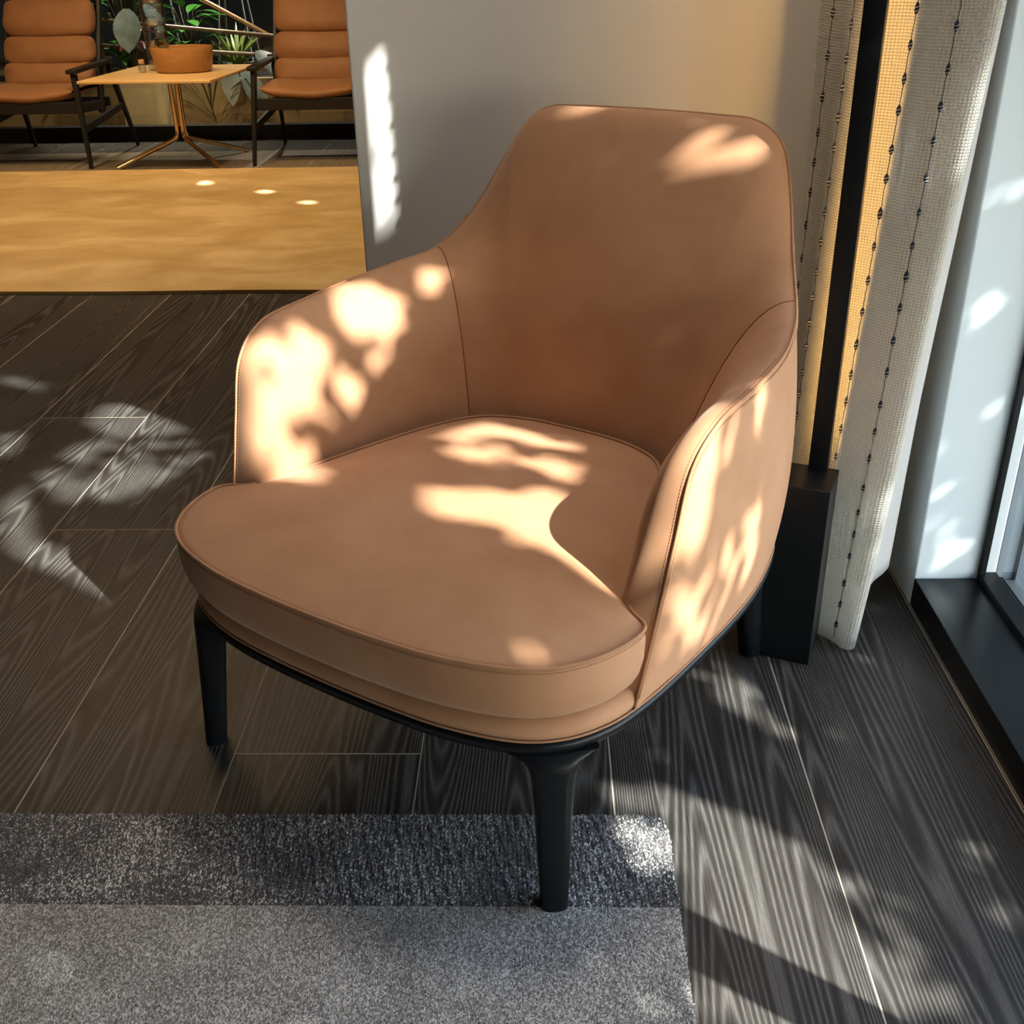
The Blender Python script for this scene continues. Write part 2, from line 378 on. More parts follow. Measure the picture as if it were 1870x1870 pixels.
# ================================================================ ARMCHAIR
ac = thing('armchair', 'large tan leather tub armchair with dark legs by the window in the foreground', 'armchair', (-.2772, 1.2785, 0), math.atan2(-.53748, .84327))
PK = [(.3916,.1293,.2896),(.3964,.1720,.4063),(.4029,.2017,.5145),(.4075,.2304,.6063),(.4142,.2952,.6517),(.4158,.4031,.6617),(.4083,.5221,.6703),(.3849,.6234,.6805),(.3545,.7046,.6959),(.3156,.7743,.7590),(.2831,.8260,.8403),(.2515,.8562,.9033),(.2027,.8653,.9358),(.1247,.8606,.9422),(0,.8589,.9440)]
QK = [(.3915,.122),(.394,.16),(.398,.20),(.402,.24),(.405,.29),(.409,.39),(.407,.49),(.396,.575),(.378,.65),(.350,.71),(.308,.755),(.255,.780),(.19,.793),(.12,.799),(0,.802)]
IK = [(.345,.135),(.338,.165),(.326,.205),(.315,.25),(.302,.295),(.278,.38),(.250,.465),(.220,.535),(.190,.575),(.160,.588),(.130,.594),(.10,.598),(.07,.60),(.035,.602),(0,.602)]
TH = [.02,.055,.060,.062,.062,.062,.064,.066,.070,.068,.066,.064,.062,.062,.062]   # pad thickness at the top edge
DD = [.0,.018,.018,.016,.014,.013,.013,.013,.013,.013,.014,.014,.014,.014,.014]
QZ = .286; IZ = .34; NS = 8
def full(K, mirror=True):
    K = [tuple(k) for k in K]
    return K + [(-k[0],)+tuple(k[1:]) for k in K[-2::-1]]
def spline(K):
    K = [tuple(k)+(0,)*(3-len(k)) for k in K]; return catmull(full(K), NS)
PS = spline(PK); QS = spline([(a, b, QZ) for a, b in QK]); IS = spline([(a, b, IZ) for a, b in IK])
TS = [v.x for v in catmull([(t, 0, 0) for t in TH+TH[-2::-1]], NS)]; DS = [v.x for v in catmull([(t, 0, 0) for t in DD+DD[-2::-1]], NS)]
NN = len(PS)
def bez(a, b, c, d, t): return a*(1-t)**3+b*3*t*(1-t)**2+c*3*t*t*(1-t)+d*t**3
nin, dout = [], []
for i in range(NN):
    tq = QS[min(i+1, NN-1)]-QS[max(i-1, 0)]; n_ = Vector((tq.y, -tq.x, 0)).normalized()
    if n_.dot(Vector((0, .38, 0))-QS[i]) < 0: n_ = -n_
    tp_ = (PS[min(i+1, NN-1)]-PS[max(i-1, 0)]).normalized()
    n_ = (n_-tp_*n_.dot(tp_)).normalized()
    d_ = tp_.cross(n_)
    if d_.dot(PS[i]-Vector((0, .5, .3))) < 0: d_ = -d_
    nin.append(n_); dout.append(d_)
def outer_pt(i, t):      # t: 0 bottom .. 1 top
    P_, Q_ = PS[i], QS[i]; h = (P_-Q_).length
    hn = Vector((nin[i].x, nin[i].y, 0))
    return Q_.lerp(P_, t) - hn*(.052*h*4*t*(1-t)*(.6+.8*(1-t)*.5))
def inner_pt(i, t):      # t: 0 top edge .. 1 bottom
    P_, I_ = PS[i], IS[i]
    c1 = P_+nin[i]*TS[i]*1.25+dout[i]*DS[i]*1.3
    up = Vector((0, 0, P_.z-I_.z)); c2 = I_+up*.42
    # keep the reclined back straight: lean the lower control towards the top
    lean = (P_+nin[i]*TS[i]-I_); lean.z = 0; c2 = c2+lean*.36
    # finer near the top edge
    return bez(P_, c1, c2, I_, t)
shell = bmesh.new(); grid(shell, [[outer_pt(i, t/14) for i in range(NN)] for t in range(15)])
obj('outer_shell', shell, M['leather'], ac, smooth=1, label='smooth outer leather shell of the chair')
SE = 8*NS            # sample index of the seam between arm and back
ts = [0, .015, .035, .06, .09, .13, .18, .24, .31, .39, .48, .58, .68, .78, .88, 1.0]
def pad(name, i0, i1, lab):
    bm = bmesh.new(); rows = []
    for t in ts:
        row = []
        for i in range(i0, i1+1):
            p = inner_pt(i, t); e = 0
            for s_ in (SE, NN-1-SE):
                if s_ in (i0, i1): e = max(e, math.exp(-((i-s_)/1.1)**2))
            if e > 0 and t > 0: p = p-nin[i]*.004*e      # crease at the seam
            row.append(p)
        rows.append(row)
    grid(bm, rows); return obj(name, bm, M['leather'], ac, smooth=1, label=lab)
pad('arm_pad', 0, SE, 'padded inside of the right arm, next to the window')
pad('back_pad', SE, NN-1-SE, 'tall padded inner back of the chair')
pad('arm_pad', NN-1-SE, NN-1, 'padded inside of the left arm, away from the window')
# double piping along the shell edge
bm = bmesh.new(); tube(bm, [p+Vector((0, 0, 0)) for p in PS], .0026, 8)
tube(bm, [outer_pt(i, 1-.0085/max(.02, (PS[i]-QS[i]).length))-Vector((nin[i].x, nin[i].y, 0))*.0006 for i in range(2, NN-2)], .0022, 8)
obj('edge_piping', bm, M['piping'], ac, smooth=1, label='double cord along the edge of the shell')
for s_ in (SE, NN-1-SE):
    bm = bmesh.new(); tube(bm, [inner_pt(s_, t/30)-nin[s_]*.0035 for t in range(0, 30)], .0012, 6)
    obj('seam', bm, M['stitch'], ac, smooth=1, label='thin seam between arm and back')
# stitches
def stitches(bm, path, step=.0048, ln=.0028, r=.00042, off=None):
    d = 0; nxt = 0
    for a, b in zip(path, path[1:]):
        l_ = (b-a).length
        while nxt < d+l_:
            p = a.lerp(b, (nxt-d)/l_); t = (b-a).normalized()
            tube(bm, [p-t*ln/2, p+t*ln/2], r, 4); nxt += step
        d += l_
bm = bmesh.new()
stitches(bm, [inner_pt(i, .03)+nin[i]*.0003+dout[i]*.0003 for i in range(4, 6*NS)])
stitches(bm, [inner_pt(i, .03)+nin[i]*.0003+dout[i]*.0003 for i in range(NN-6*NS, NN-4)])
obj('arm_stitching', bm, M['stitch'], ac, kind='stuff')
# cushion
CK = [(0,-.073),(.10,-.0705),(.20,-.060),(.285,-.036),(.340,-.002),(.374,.045),(.391,.095),(.391,.138),(.352,.168),(.322,.235),(.296,.32),(.262,.42),(.225,.51),(.178,.575),(.10,.607),(0,.613)]
def outline(K, n=6):
    K = [(a, b, 0) for a, b in K]; return catmull(K+[(-a, b, 0) for a, b, _ in K[-2:0:-1]], n, True)
CO = [p+Vector((.004, 0, 0)) for p in outline(CK)]; cc = Vector((0, .27, 0))
def shrink(P_, d):
    n = len(P_); out = []
    for i in range(n):
        t = (P_[(i+1)%n]-P_[i-1]).normalized(); nn = Vector((t.y, -t.x, 0))
        if nn.dot(P_[i]-cc) < 0: nn = -nn
        out.append(P_[i]-nn*d)
    return out
bm = bmesh.new(); CT = .415; rows = []
for r in (.0005, .2, .4, .55, .7, .8, .88, .94, .975, 1.0):
    rows.append([cc.lerp(p, r)+Vector((0, 0, CT+.032*(1-r**2.6))) for p in CO])
for d, z in ((-.0015, CT-.006), (-.003, CT-.02), (-.002, CT-.045), (.003, CT-.068), (.010, CT-.082), (.020, CT-.090), (.042, CT-.095)):
    rows.append([p+Vector((0, 0, z)) for p in shrink(CO, d)])
for row in rows:
    for p in row: p.z += .016*max(0, (p.y-.15)/.45)
V_ = grid(bm, rows, True); bm.faces.new(V_[0]); obj('seat_cushion', bm, M['leather'], ac, smooth=1, label='plump loose seat cushion')
bm = bmesh.new(); tube(bm, [p+Vector((0, 0, CT+.0012+.016*max(0, (p.y-.15)/.45))) for p in shrink(CO, -.0015)], .0028, 8, closed=True)
obj('cushion_piping', bm, M['piping'], ac, smooth=1)
bm = bmesh.new(); C5 = [p+Vector((0, 0, CT-.0058)) for p in shrink(CO, -.0020)]
n0 = 8*6; stitches(bm, C5[-n0:]+C5[:n0]); obj('cushion_stitching', bm, M['stitch'], ac, kind='stuff')
# lower upholstered tier and black rail
RK = [(0,-.048),(.10,-.046),(.20,-.037),(.29,-.012),(.345,.028),(.378,.085),(.393,.15),(.402,.24),(.409,.39),(.407,.49),(.396,.575),(.378,.65),(.350,.71),(.308,.755),(.255,.780),(.19,.793),(.12,.799),(0,.802)]
RO = outline(RK)
bm = bmesh.new(); rows = []
for d, z in ((.006, .284), (.001, .288), (-.001, .296), (.001, .302), (.006, .309), (.015, .314), (.03, .316)):
    rows.append([p+Vector((0, 0, z)) for p in shrink(RO, d)])
rows.append([cc.lerp(p, .3)+Vector((0, 0, .316)) for p in RO])
grid(bm, rows, True); obj('seat_base', bm, M['leather'], ac, smooth=1, label='slim upholstered tier beneath the cushion')
bm = bmesh.new(); tube(bm, [p+Vector((0, 0, .2865)) for p in shrink(RO, -.0012)], .0018, 8, closed=True); obj('base_piping', bm, M['piping'], ac, smooth=1)
bm = bmesh.new(); rows = []
for d, z in ((.020, .283), (.002, .283), (-.003, .280), (-.004, .274), (-.001, .266), (.006, .260), (.020, .258), (.034, .262), (.036, .276), (.020, .283)):
    rows.append([p+Vector((0, 0, z)) for p in shrink(RO, d)])
grid(bm, rows, True); obj('base_rail', bm, M['black_wood'], ac, smooth=1, label='thin black wooden rail round the base')
# legs: flare into the rail at the top, taper to the floor
def leg(ax, ay, bx, by, yaw, floor_z=0.0):
    bm = bmesh.new(); rows = []
    prof = [(0, .0185, .017), (.004, .0195, .018), (.08, .0225, .020), (.16, .0255, .0225), (.215, .0285, .0245), (.236, .032, .0255), (.247, .037, .0245), (.255, .044, .021), (.260, .054, .016), (.264, .062, .012)]
    c, s = math.cos(yaw), math.sin(yaw)
    for z, a, b in prof:
        f = z/.263; cx, cy = bx+(ax-bx)*f, by+(ay-by)*f; row = []
        for k in range(20):
            q = 2*PI*k/20; e = .62
            x = math.copysign(abs(math.cos(q))**e, math.cos(q))*a; y = math.copysign(abs(math.sin(q))**e, math.sin(q))*b
            row.append(Vector((cx+x*c-y*s, cy+x*s+y*c, z+floor_z*(1-f))))
        rows.append(row)
    V_ = grid(bm, rows, True); bm.faces.new(V_[0]); bm.faces.new(V_[-1])
    return obj('leg', bm, M['black_wood'], ac, smooth=50)
leg(.326, .026, .341, .005, math.radians(38), .0095)
leg(-.330, .028, -.341, .005, math.radians(-38))
leg(.315, .690, .325, .735, math.radians(-40)); leg(-.315, .690, -.325, .735, math.radians(40))

# ================================================================ LINEAR FLOOR LAMP
lp = thing('floor_lamp', 'black linear floor lamp with a square block base and slim upright, by the curtain', 'lamp', (.4665, 1.743, 0), math.radians(-22))
bm = bmesh.new(); box(bm, -.0485, .0485, -.05, .05, 0, .36, .0012); obj('lamp_base', bm, M['black_metal'], lp)
bm = bmesh.new(); box(bm, .0125-.0165, .0125+.0165, .034, .050, .36, 2.1, .0008); [box(bm, .0125+q*.0155-.001, .0125+q*.0155+.001, .050, .061, .36, 2.1) for q in (-1, 1)]; obj('lamp_pole', bm, M['black_metal'], lp, smooth=30)
ml = mat('led_strip', (1, .8, .5)); b_ = ml.node_tree.nodes['Principled BSDF']; b_.inputs['Emission Color'].default_value = (1.0, .56, .17, 1); b_.inputs['Emission Strength'].default_value = 48
bm = bmesh.new(); box(bm, .0125-.006, .0125+.006, .0502, .0520, .38, 2.08); obj('led_strip', bm, ml, lp, label='warm glowing strip on the rear of the pole')

# ================================================================ CURTAIN
def linenmat(name, c1, c2, transl, sc=1.0):
    m = bpy.data.materials.new(name); m.use_nodes = True; t = m.node_tree; w = N(m)
    uv = w.n('UVMap'); sp = w.n('SeparateXYZ'); w.l(uv.outputs[0], sp.inputs[0])
    per = .0047*sc
    nz = w.n('TexNoise', Scale=30.0, Detail=3.0); w.l(uv.outputs[0], nz.inputs[0])
    wob = w.math('MULTIPLY', w.math('SUBTRACT', nz.outputs[0], .5), .0012)
    su = w.math('SINE', w.math('MULTIPLY', w.math('ADD', sp.outputs[0], wob), 2*PI/per))
    sv = w.math('SINE', w.math('MULTIPLY', w.math('ADD', sp.outputs[1], wob), 2*PI/per))
    h = w.math('MULTIPLY', w.math('ADD', su, 1), w.math('ADD', sv, 1))
    h4 = w.math('MULTIPLY', h, .25)
    n2 = w.n('TexNoise', Scale=600.0, Detail=2.0); w.l(uv.outputs[0], n2.inputs[0])
    h5 = w.math('ADD', h4, w.math('MULTIPLY', n2.outputs[0], .25))
    w.l(w.ramp(h5, [(.05, c2), (.75, c1)]), w.b.inputs['Base Color']); w.b.inputs['Roughness'].default_value = .85; w.b.inputs['Specular IOR Level'].default_value = .15
    w.bump(h5, .9, .003)
    if transl:
        tr = w.n('BsdfTranslucent'); tr.inputs['Color'].default_value = (*c1, 1); mx = w.n('MixShader'); mx.inputs[0].default_value = transl
        out = t.nodes['Material Output']; w.l(w.b.outputs[0], mx.inputs[1]); w.l(tr.outputs[0], mx.inputs[2])
        # little open holes between the threads
        gp = w.n('MapRange'); gp.inputs['From Min'].default_value = .10; gp.inputs['From Max'].default_value = .03; gp.inputs['To Max'].default_value = .85; w.l(h4, gp.inputs['Value'])
        tp = w.n('BsdfTransparent'); m2 = w.n('MixShader'); w.l(gp.outputs[0], m2.inputs[0]); w.l(mx.outputs[0], m2.inputs[1]); w.l(tp.outputs[0], m2.inputs[2]); w.l(m2.outputs[0], out.inputs[0])
    return m
M['linen'] = linenmat('cream_open_weave', (.90, .88, .82), (.62, .60, .54), .5)
M['lining'] = mat('white_lining', (.60, .605, .61), .6)
_n = N(M['lining']); _t = _n.n('BsdfTranslucent'); _t.inputs['Color'].default_value = (.8, .8, .78, 1); _x = _n.n('MixShader'); _x.inputs[0].default_value = .5
_n.l(_n.b.outputs[0], _x.inputs[1]); _n.l(_t.outputs[0], _x.inputs[2]); _n.l(_x.outputs[0], _n.t.nodes['Material Output'].inputs[0])
M['yarn'] = mat('navy_yarn', (.012, .013, .03), .9)
M['yarn_wrap'] = mat('white_yarn', (.7, .7, .68), .9)
cu = thing('curtain', 'cream open-weave linen curtain with dark knotted yarn lines, gathered in the window corner', 'curtain')
ZT = 3.24
def drape(name, path, m, zb=.012, up=.05, thick=.0018, nz=60, amp=.004, seed=0, ztop=ZT, lab=None):
    """path: (x,y,dx_top,dy_top) per control point; sheet ruled from floor to the track with slight waviness"""
    bot = catmull([(p[0], p[1], 0) for p in path], 10); top_ = catmull([(p[0]+p[2], p[1]+p[3], 0) for p in path], 10)
    bm = bmesh.new(); uvl = bm.loops.layers.uv.new('UVMap'); s = [0]
    for a, b in zip(bot, bot[1:]): s.append(s[-1]+(b-a).length)
    rows = []; n = len(bot)
    zs = [zb+(ztop-zb)*(k/nz)**1.15 for k in range(nz+1)]
    for z in zs:
        f = z/1.2; row = []          # dx_top is measured at 1.2 m
        for i in range(n):
            p = bot[i].lerp(top_[i], min(f, 1.25)); ph = s[i]*18+seed
            j = amp*noise.noise(Vector((s[i]*9+seed, z*1.7, seed)))
            tn = (bot[min(i+1, n-1)]-bot[max(i-1, 0)]).normalized(); nn = Vector((tn.y, -tn.x, 0))
            row.append(bm.verts.new((p.x+nn.x*j, p.y+nn.y*j, z)))
        rows.append(row)
    for a in range(len(rows)-1):
        for i in range(n-1):
            f_ = bm.faces.new((rows[a][i], rows[a][i+1], rows[a+1][i+1], rows[a+1][i]))
            for lo_, (ii, aa) in zip(f_.loops, ((i, a), (i+1, a), (i+1, a+1), (i, a+1))): lo_[uvl].uv = (s[ii], zs[aa])
    o = obj(name, bm, m, cu, smooth=1)
    if lab: o['label'] = lab
    sd = o.modifiers.new('thick', 'SOLIDIFY'); sd.thickness = thick; sd.offset = 0
    return bot, top_
# main face: behind the lamp, then the broad lit panel and the narrow front return
main = [(.585,2.27,.0,.0),(.535,2.25,.0,.0),(.500,2.14,.0,0),(.478,2.035,.022,0),(.50,1.99,.01,0),(.498,1.955,.01,0),(.474,1.925,.030,0),(.478,1.885,.03,0),(.500,1.865,.02,0),(.514,1.866,.02,0),(.536,1.836,.035,0),(.5165,1.797,.052,0),(.526,1.779,.052,0),(.541,1.762,.045,0),(.5545,1.742,.058,0),(.5645,1.722,.075,0),(.5775,1.716,.078,0),(.589,1.727,.078,0),(.600,1.76,.078,0),(.607,1.82,.078,0),(.612,1.90,.078,0),(.60,1.98,.07,.0)]
bot, top_ = drape('linen_panel', main, M['linen'], zb=.010, thick=.003, amp=.005, lab='cream open-weave linen cloth')
drape('lining', [(.612,1.80,.085,0),(.640,1.835,.072,0),(.672,1.872,.045,0),(.692,1.912,.026,0),(.685,1.97,.026,0),(.64,2.03,.03,0)], M['lining'], zb=.085, thick=.001, amp=.006, seed=5, lab='smooth white lining folded behind the linen')
drape('back_fold', [(.66,2.385,0,0),(.60,2.375,0,0),(.560,2.35,-.004,0),(.548,2.32,-.004,0),(.575,2.30,0,0),(.60,2.29,0,0)], M['linen'], zb=.015, thick=.003, seed=9, amp=.003, lab='rear fold of linen against the wall')
# knotted yarn lines
def yarn(k, off, step, z0, z1, seed):
    rr = random.Random(seed); b, t = bot[k], top_[k]
    tn = (bot[min(k+1, len(bot)-1)]-bot[k-1]).normalized(); nn = Vector((tn.y, -tn.x, 0)) * off
    def at(z):
        p = b.lerp(t, min(z/1.2, 1.25)); return Vector((p.x+nn.x, p.y+nn.y, z))
    bm = bmesh.new(); z = z0; pts = []
    while z < z1: pts.append(at(z)+Vector((rr.gauss(0, .0003), rr.gauss(0, .0003), 0))); z += .006
    tube(bm, pts, .0007, 5)
    y = obj('yarn_line', bm, M['yarn'], cu, smooth=1)
    bm = bmesh.new(); bw = bmesh.new(); z = z0+.03
    while z < z1:
        h = rr.uniform(.0075, .0105); w_ = rr.uniform(.0034, .0042)
        tube(bm, [at(z+h*q) for q in (-1, -.8, -.4, 0, .4, .8, 1)], [.0007, w_*.6, w_*.95, w_, w_*.9, w_*.5, .0007], 8)
        for q in (-.45, .15):
            c = at(z+h*q); ring = []
            for a in range(9):
                an = 2*PI*a/8; ring.append(c+Vector((math.cos(an)*w_*1.0, math.sin(an)*w_*1.0, .0012*math.sin(an+seed))))
            tube(bw, ring, .00045, 4)
        z += step*rr.uniform(.85, 1.15)
    kn = obj('yarn_knots', bm, M['yarn'], y, smooth=1, kind='stuff'); obj('knot_wraps', bw, M['yarn_wrap'], y, smooth=1, kind='stuff')
yarn(140, .0034, .052, .02, 2.2, 1)       # between broad panel and front return
yarn(110, .0034, .052, .02, 2.2, 2)       # edge next to the lamp
yarn(62, .0028, .050, .02, 2.2, 3)
yarn(30, .0028, .060, .02, 2.2, 4)

# ================================================================ LOUNGE: two easy chairs, table
M['easy_leather'] = leather('tan_easy_leather', (.27, .128, .055), (.22, .10, .042), 6, .6)
M['oak'], _w = wood('light_oak', (.60, .40, .18), (.74, .53, .28), 1.0, .35, 'X', .1, 14, .12)
M['bowl_wood'], _w = wood('cherry_wood', (.34, .165, .055), (.42, .215, .075), 2.2, .35, 'X', .05, 8, .25)
M['brass'] = mat('brass', (.92, .66, .38), .2, metal=1.0)
M['chrome'] = mat('steel', (.62, .62, .60), .25, metal=1.0)
M['black_ash'] = mat('black_ash', (.011, .010, .010), .5, spec=.35)
def puff(bm, cx, cy, cz, hx, hy, hz, ang=0, nu=28, nv=18, sag=0.0, seed=0, wr=.007):
    """pillow with square-ish outline; ang tilts it back about x"""
    ca, sa = math.cos(ang), math.sin(ang); rows = []
    for a in range(nv+1):
        v = -PI/2+PI*a/nv; row = []
        for b in range(nu):
            u = 2*PI*b/nu
            def se(c, e): return math.copysign(abs(c)**e, c)
            x = se(math.cos(v), .16)*se(math.cos(u), .30)*hx; y = se(math.cos(v), .42)*se(math.sin(u), .8)*hy; z = se(math.sin(v), .75)*hz
            f = 1-.10*abs(z/hz)**3
            y = y*f + wr*noise.noise(Vector((x*9+seed, z*14, seed)))*2 + wr*.8*math.sin(x*22+z*40+seed)*noise.noise(Vector((x*5, z*5, seed+3)))
            z = z + sag*(1-(x/hx)**2)*(-1)
            row.append(Vector((cx+x, cy+y*ca+z*sa, cz+z*ca-y*sa)))
        rows.append(row)
    grid(bm, rows, True)
def easy_chair(loc, rz, label):
    t = thing('easy_chair', label, 'armchair', loc, rz, None)
    W_ = .335
    for s in (-1, 1):
        x = s*W_
        bm = bmesh.new(); beam(bm, (x-s*.005, -.29, .545), (x+s*.035, -.385, 0), .030, .052, .022, .026, side=(1,0,0)); obj('front_leg', bm, M['black_ash'], t)
        bm = bmesh.new(); beam(bm, (x, .30, .545), (x+s*.03, .53, 0), .030, .052, .020, .026, side=(1,0,0)); obj('rear_leg', bm, M['black_ash'], t)
        bm = bmesh.new(); beam(bm, (x-s*.005, -.335, .562), (x, .33, .575), .066, .026, .052, .026, side=(1,0,0), bev=.006)
        beam(bm, (x, .26, .572), (x, .33, .575), .06, .05, .05, .04, side=(1,0,0)); obj('armrest', bm, M['black_ash'], t)
        bm = bmesh.new(); beam(bm, (x+s*.012, -.325, .225), (x+s*.012, .42, .285), .020, .046, .020, .046, side=(1,0,0)); obj('side_stretcher', bm, M['black_ash'], t)
        bm = bmesh.new(); beam(bm, (x-s*.035, -.30, .345), (x-s*.035, .20, .315), .026, .058, side=(1,0,0)); obj('seat_rail', bm, M['black_ash'], t)
        bm = bmesh.new(); beam(bm, (x-s*.03, .12, .27), (x-s*.03, .235, .58), .028, .050, side=(1,0,0)); beam(bm, (x-s*.03, .225, .55), (x-s*.03, .50, 1.10), .026, .048, .022, .034, side=(1,0,0)); obj('back_post', bm, M['black_ash'], t)
    bm = bmesh.new(); beam(bm, (-W_, -.312, .355), (W_, -.312, .355), .024, .070, side=(0,1,0)); obj('front_rail', bm, M['black_ash'], t)
    bm = bmesh.new(); beam(bm, (-W_, .22, .33), (W_, .22, .33), .024, .060, side=(0,1,0)); obj('rear_rail', bm, M['black_ash'], t)
    for z, y in ((.62, .262), (.85, .375), (1.06, .48)):
        bm = bmesh.new(); beam(bm, (-W_+.03, y, z), (W_-.03, y, z), .018, .045, side=(0,1,0)); obj('back_slat', bm, M['black_ash'], t)
    for k in range(4):
        bm = bmesh.new(); y = -.20+k*.12; beam(bm, (-W_+.04, y, .365-k*.006), (W_-.04, y, .365-k*.006), .04, .012, side=(0,1,0), bev=.002); obj('seat_slat', bm, M['black_ash'], t)
    bm = bmesh.new(); rows = []
    for a in range(25):            # seat cushion: thin pad with a rolled front, dipping in the middle
        q = 2*PI*a/24; row = []
        cy = math.copysign(abs(math.cos(q))**.6, math.cos(q))*.275; cz = math.copysign(abs(math.sin(q))**.7, math.sin(q))*.040
        for b in range(21):
            f = -1+b/10; e = (1-abs(f)**6)**.5 if abs(f) < 1 else 0
            z = .425+cz*(.25+.75*e)+.022*abs(f)**2.5-.018*(1-f*f)*(cy < 0)*abs(cy/.275) + .002*math.sin(f*7+cy*8)
            row.append(Vector((f*.305, -.06+cy*(.93+.07*e), z-.04*max(0, cy))))
        rows.append(row)
    grid(bm, rows); bmesh.ops.remove_doubles(bm, verts=bm.verts, dist=1e-5); obj('seat_cushion', bm, M['easy_leather'], t, smooth=1)
    seg = [(.507, .152, .080), (.650, .220, .092), (.838, .306, .118), (1.055, .405, .120)]
    for k, (z, y, hz) in enumerate(seg):
        bm = bmesh.new(); puff(bm, 0, y, z, .300, .050, hz, math.radians(24), sag=.014, seed=k*7+loc[0]); obj('back_cushion', bm, M['easy_leather'], t, smooth=1)
    return t
easy_chair((-3.20, 7.40, 0), math.radians(0), 'tan leather easy chair with black wood frame, left of the far wooden table')
easy_chair((-1.43, 7.42, 0), math.radians(0), 'tan leather easy chair with black wood frame, right of the far table')
tb = thing('side_table', 'square oak top side table on slim shiny brass legs between the two easy chairs', 'table', (-2.305, 7.26, 0), math.radians(-3.5))
bm = bmesh.new(); box(bm, -.405, .405, -.485, .485, .518, .535, .004); obj('table_top', bm, M['oak'], tb)
bm = bmesh.new(); box(bm, -.12, .12, -.12, .12, .506, .518, .002); obj('top_plate', bm, M['black_metal'], tb)
for k, (fx, fy, hx) in enumerate(((-.322, -.315, -.022), (.335, -.30, .0), (.315, .345, .022))):
    bm = bmesh.new(); q = math.atan2(fy, fx); c, s = math.cos(q), math.sin(q); r0 = .030
    pts = [(c*r0, s*r0, .507), (c*r0*.9, s*r0*.9, .35), (c*r0*.9, s*r0*.9, .20), (c*(r0+.004), s*(r0+.004), .165), (c*(r0+.03), s*(r0+.03), .135), (fx*.55, fy*.55, .075), (fx, fy, .008)]
    tube(bm, [p for p in catmull(pts, 5)], .0135, 10); obj('leg', bm, M['brass'], tb, smooth=50)
bm = bmesh.new(); bowl = [(.0, .004), (.165, .004), (.172, .012), (.185, .075), (.192, .142), (.190, .146), (.184, .146), (.181, .138), (.172, .075), (.160, .018), (0, .014)]
lathe(bm, [(r, z) for r, z in bowl], 48, sy=.85)
o = obj('bowl', bm, M['bowl_wood'], smooth=40); o.location = (-2.235, 7.29, .5355); o['label'] = 'round wooden bowl standing on the oak side table'; o['category'] = 'bowl'
M['thick_glass'] = glassmat('clear_glass', (.82, .86, .86), base=.24)
vz = thing('glass_vase', 'tall clear glass cylinder vase behind the wooden bowl on the oak table', 'vase', (-2.425, 7.42, .536))
bm = bmesh.new(); pr = []
for k in range(6):
    z = k*.13; pr += [(.070, z+.002), (.076, z+.012), (.074, z+.065), (.076, z+.118), (.070, z+.128)]
lathe(bm, [(0, .001)]+pr, 32); obj('vessel', bm, M['thick_glass'], vz, smooth=40)
bm = bmesh.new(); lathe(bm, [(0, .0125)]+[(r-.006, z) for r, z in pr if z > .012], 32); obj('inner_wall', bm, M['thick_glass'], vz, smooth=40)
for k in range(1, 6):
    bm = bmesh.new(); lathe(bm, [(.066, k*.13-.005), (.0765, k*.13), (.066, k*.13+.005), (.063, k*.13), (.066, k*.13-.005)], 32); obj('ring', bm, M['chrome'], vz, smooth=40)
jr = thing('jar', 'tiny glass jar with a cork lid beside the wooden bowl on the oak table', 'jar', (-2.49, 7.26, .536))
bm = bmesh.new(); lathe(bm, [(0, 0), (.022, 0), (.024, .006), (.024, .04), (.018, .05), (.018, .055)], 20); obj('body', bm, M['thick_glass'], jr, smooth=40)
bm = bmesh.new(); lathe(bm, [(0, .05), (.0175, .05), (.019, .075), (0, .076)], 20); obj('lid', bm, mat('cork', (.52, .33, .20), .8), jr, smooth=40)

# ================================================================ BEYOND THE GLAZING
M['stone'] = mat('beige_stone', (.42, .30, .16), .6); M['dark'] = mat('dark_panel', (.012, .011, .010), .6)
M['pale'] = mat('pale_stone', (.75, .62, .36), .5)
boxo('floor_hall', -7, 2.5, 8.2, 13.5, -.08, 0, mat('hall_floor', (.12, .09, .055), .4), kind='structure')
boxo('wall_hall', -7, 2.5, 13.4, 13.6, 0, 4, M['dark'], kind='structure')
boxo('wall_hall_side', -7.1, -7, 8.2, 13.6, 0, 4, M['dark'], kind='structure')
boxo('wall_hall_end', 2.5, 2.6, 8.2, 13.6, 0, 4, M['dark'], kind='structure')
boxo('ceiling_hall', -7, 2.5, 8.4, 13.6, 4, 4.1, M['dark'], kind='structure')
boxo('wall_hall_beam', -7, 2.5, 8.2, 8.4, 2.35, 4.0, M['dark'], kind='structure')
pl = thing('planter', 'long low beige stone planter behind the glazing, plants growing in it', 'planter', (0, 0, 0))
boxo('front_panel', -6.2, -.3, 8.62, 8.70, 0, .36, M['stone'], pl, .004); boxo('rear_panel', -6.2, -.3, 9.55, 9.62, 0, .36, M['stone'], pl, .004)
boxo('soil', -6.2, -.3, 8.70, 9.55, .02, .32, mat('soil', (.02, .014, .01), .9), pl)
o = boxo('stone_block', -3.05, -2.74, 8.34, 8.58, 0, .40, M['pale'], None, .004); o['label'] = 'brightly lit pale stone block behind the glass, between left easy chair and table'; o['category'] = 'block'
def leafmat(name, c1, c2, rough=.35):
    m = mat(name, c1, rough, spec=.5); w = N(m); tc = w.n('TexCoord'); n1 = w.n('TexNoise', Scale=14.0, Detail=3.0); w.l(tc.outputs['Object'], n1.inputs[0])
    w.l(w.ramp(n1.outputs[0], [(.35, c1), (.65, c2)]), w.b.inputs['Base Color']); return m
M['leaf_green'] = leafmat('leaf_green', (.03, .14, .015), (.07, .26, .03)); M['leaf_grey'] = leafmat('leaf_grey', (.05, .075, .065), (.10, .135, .125), .4)
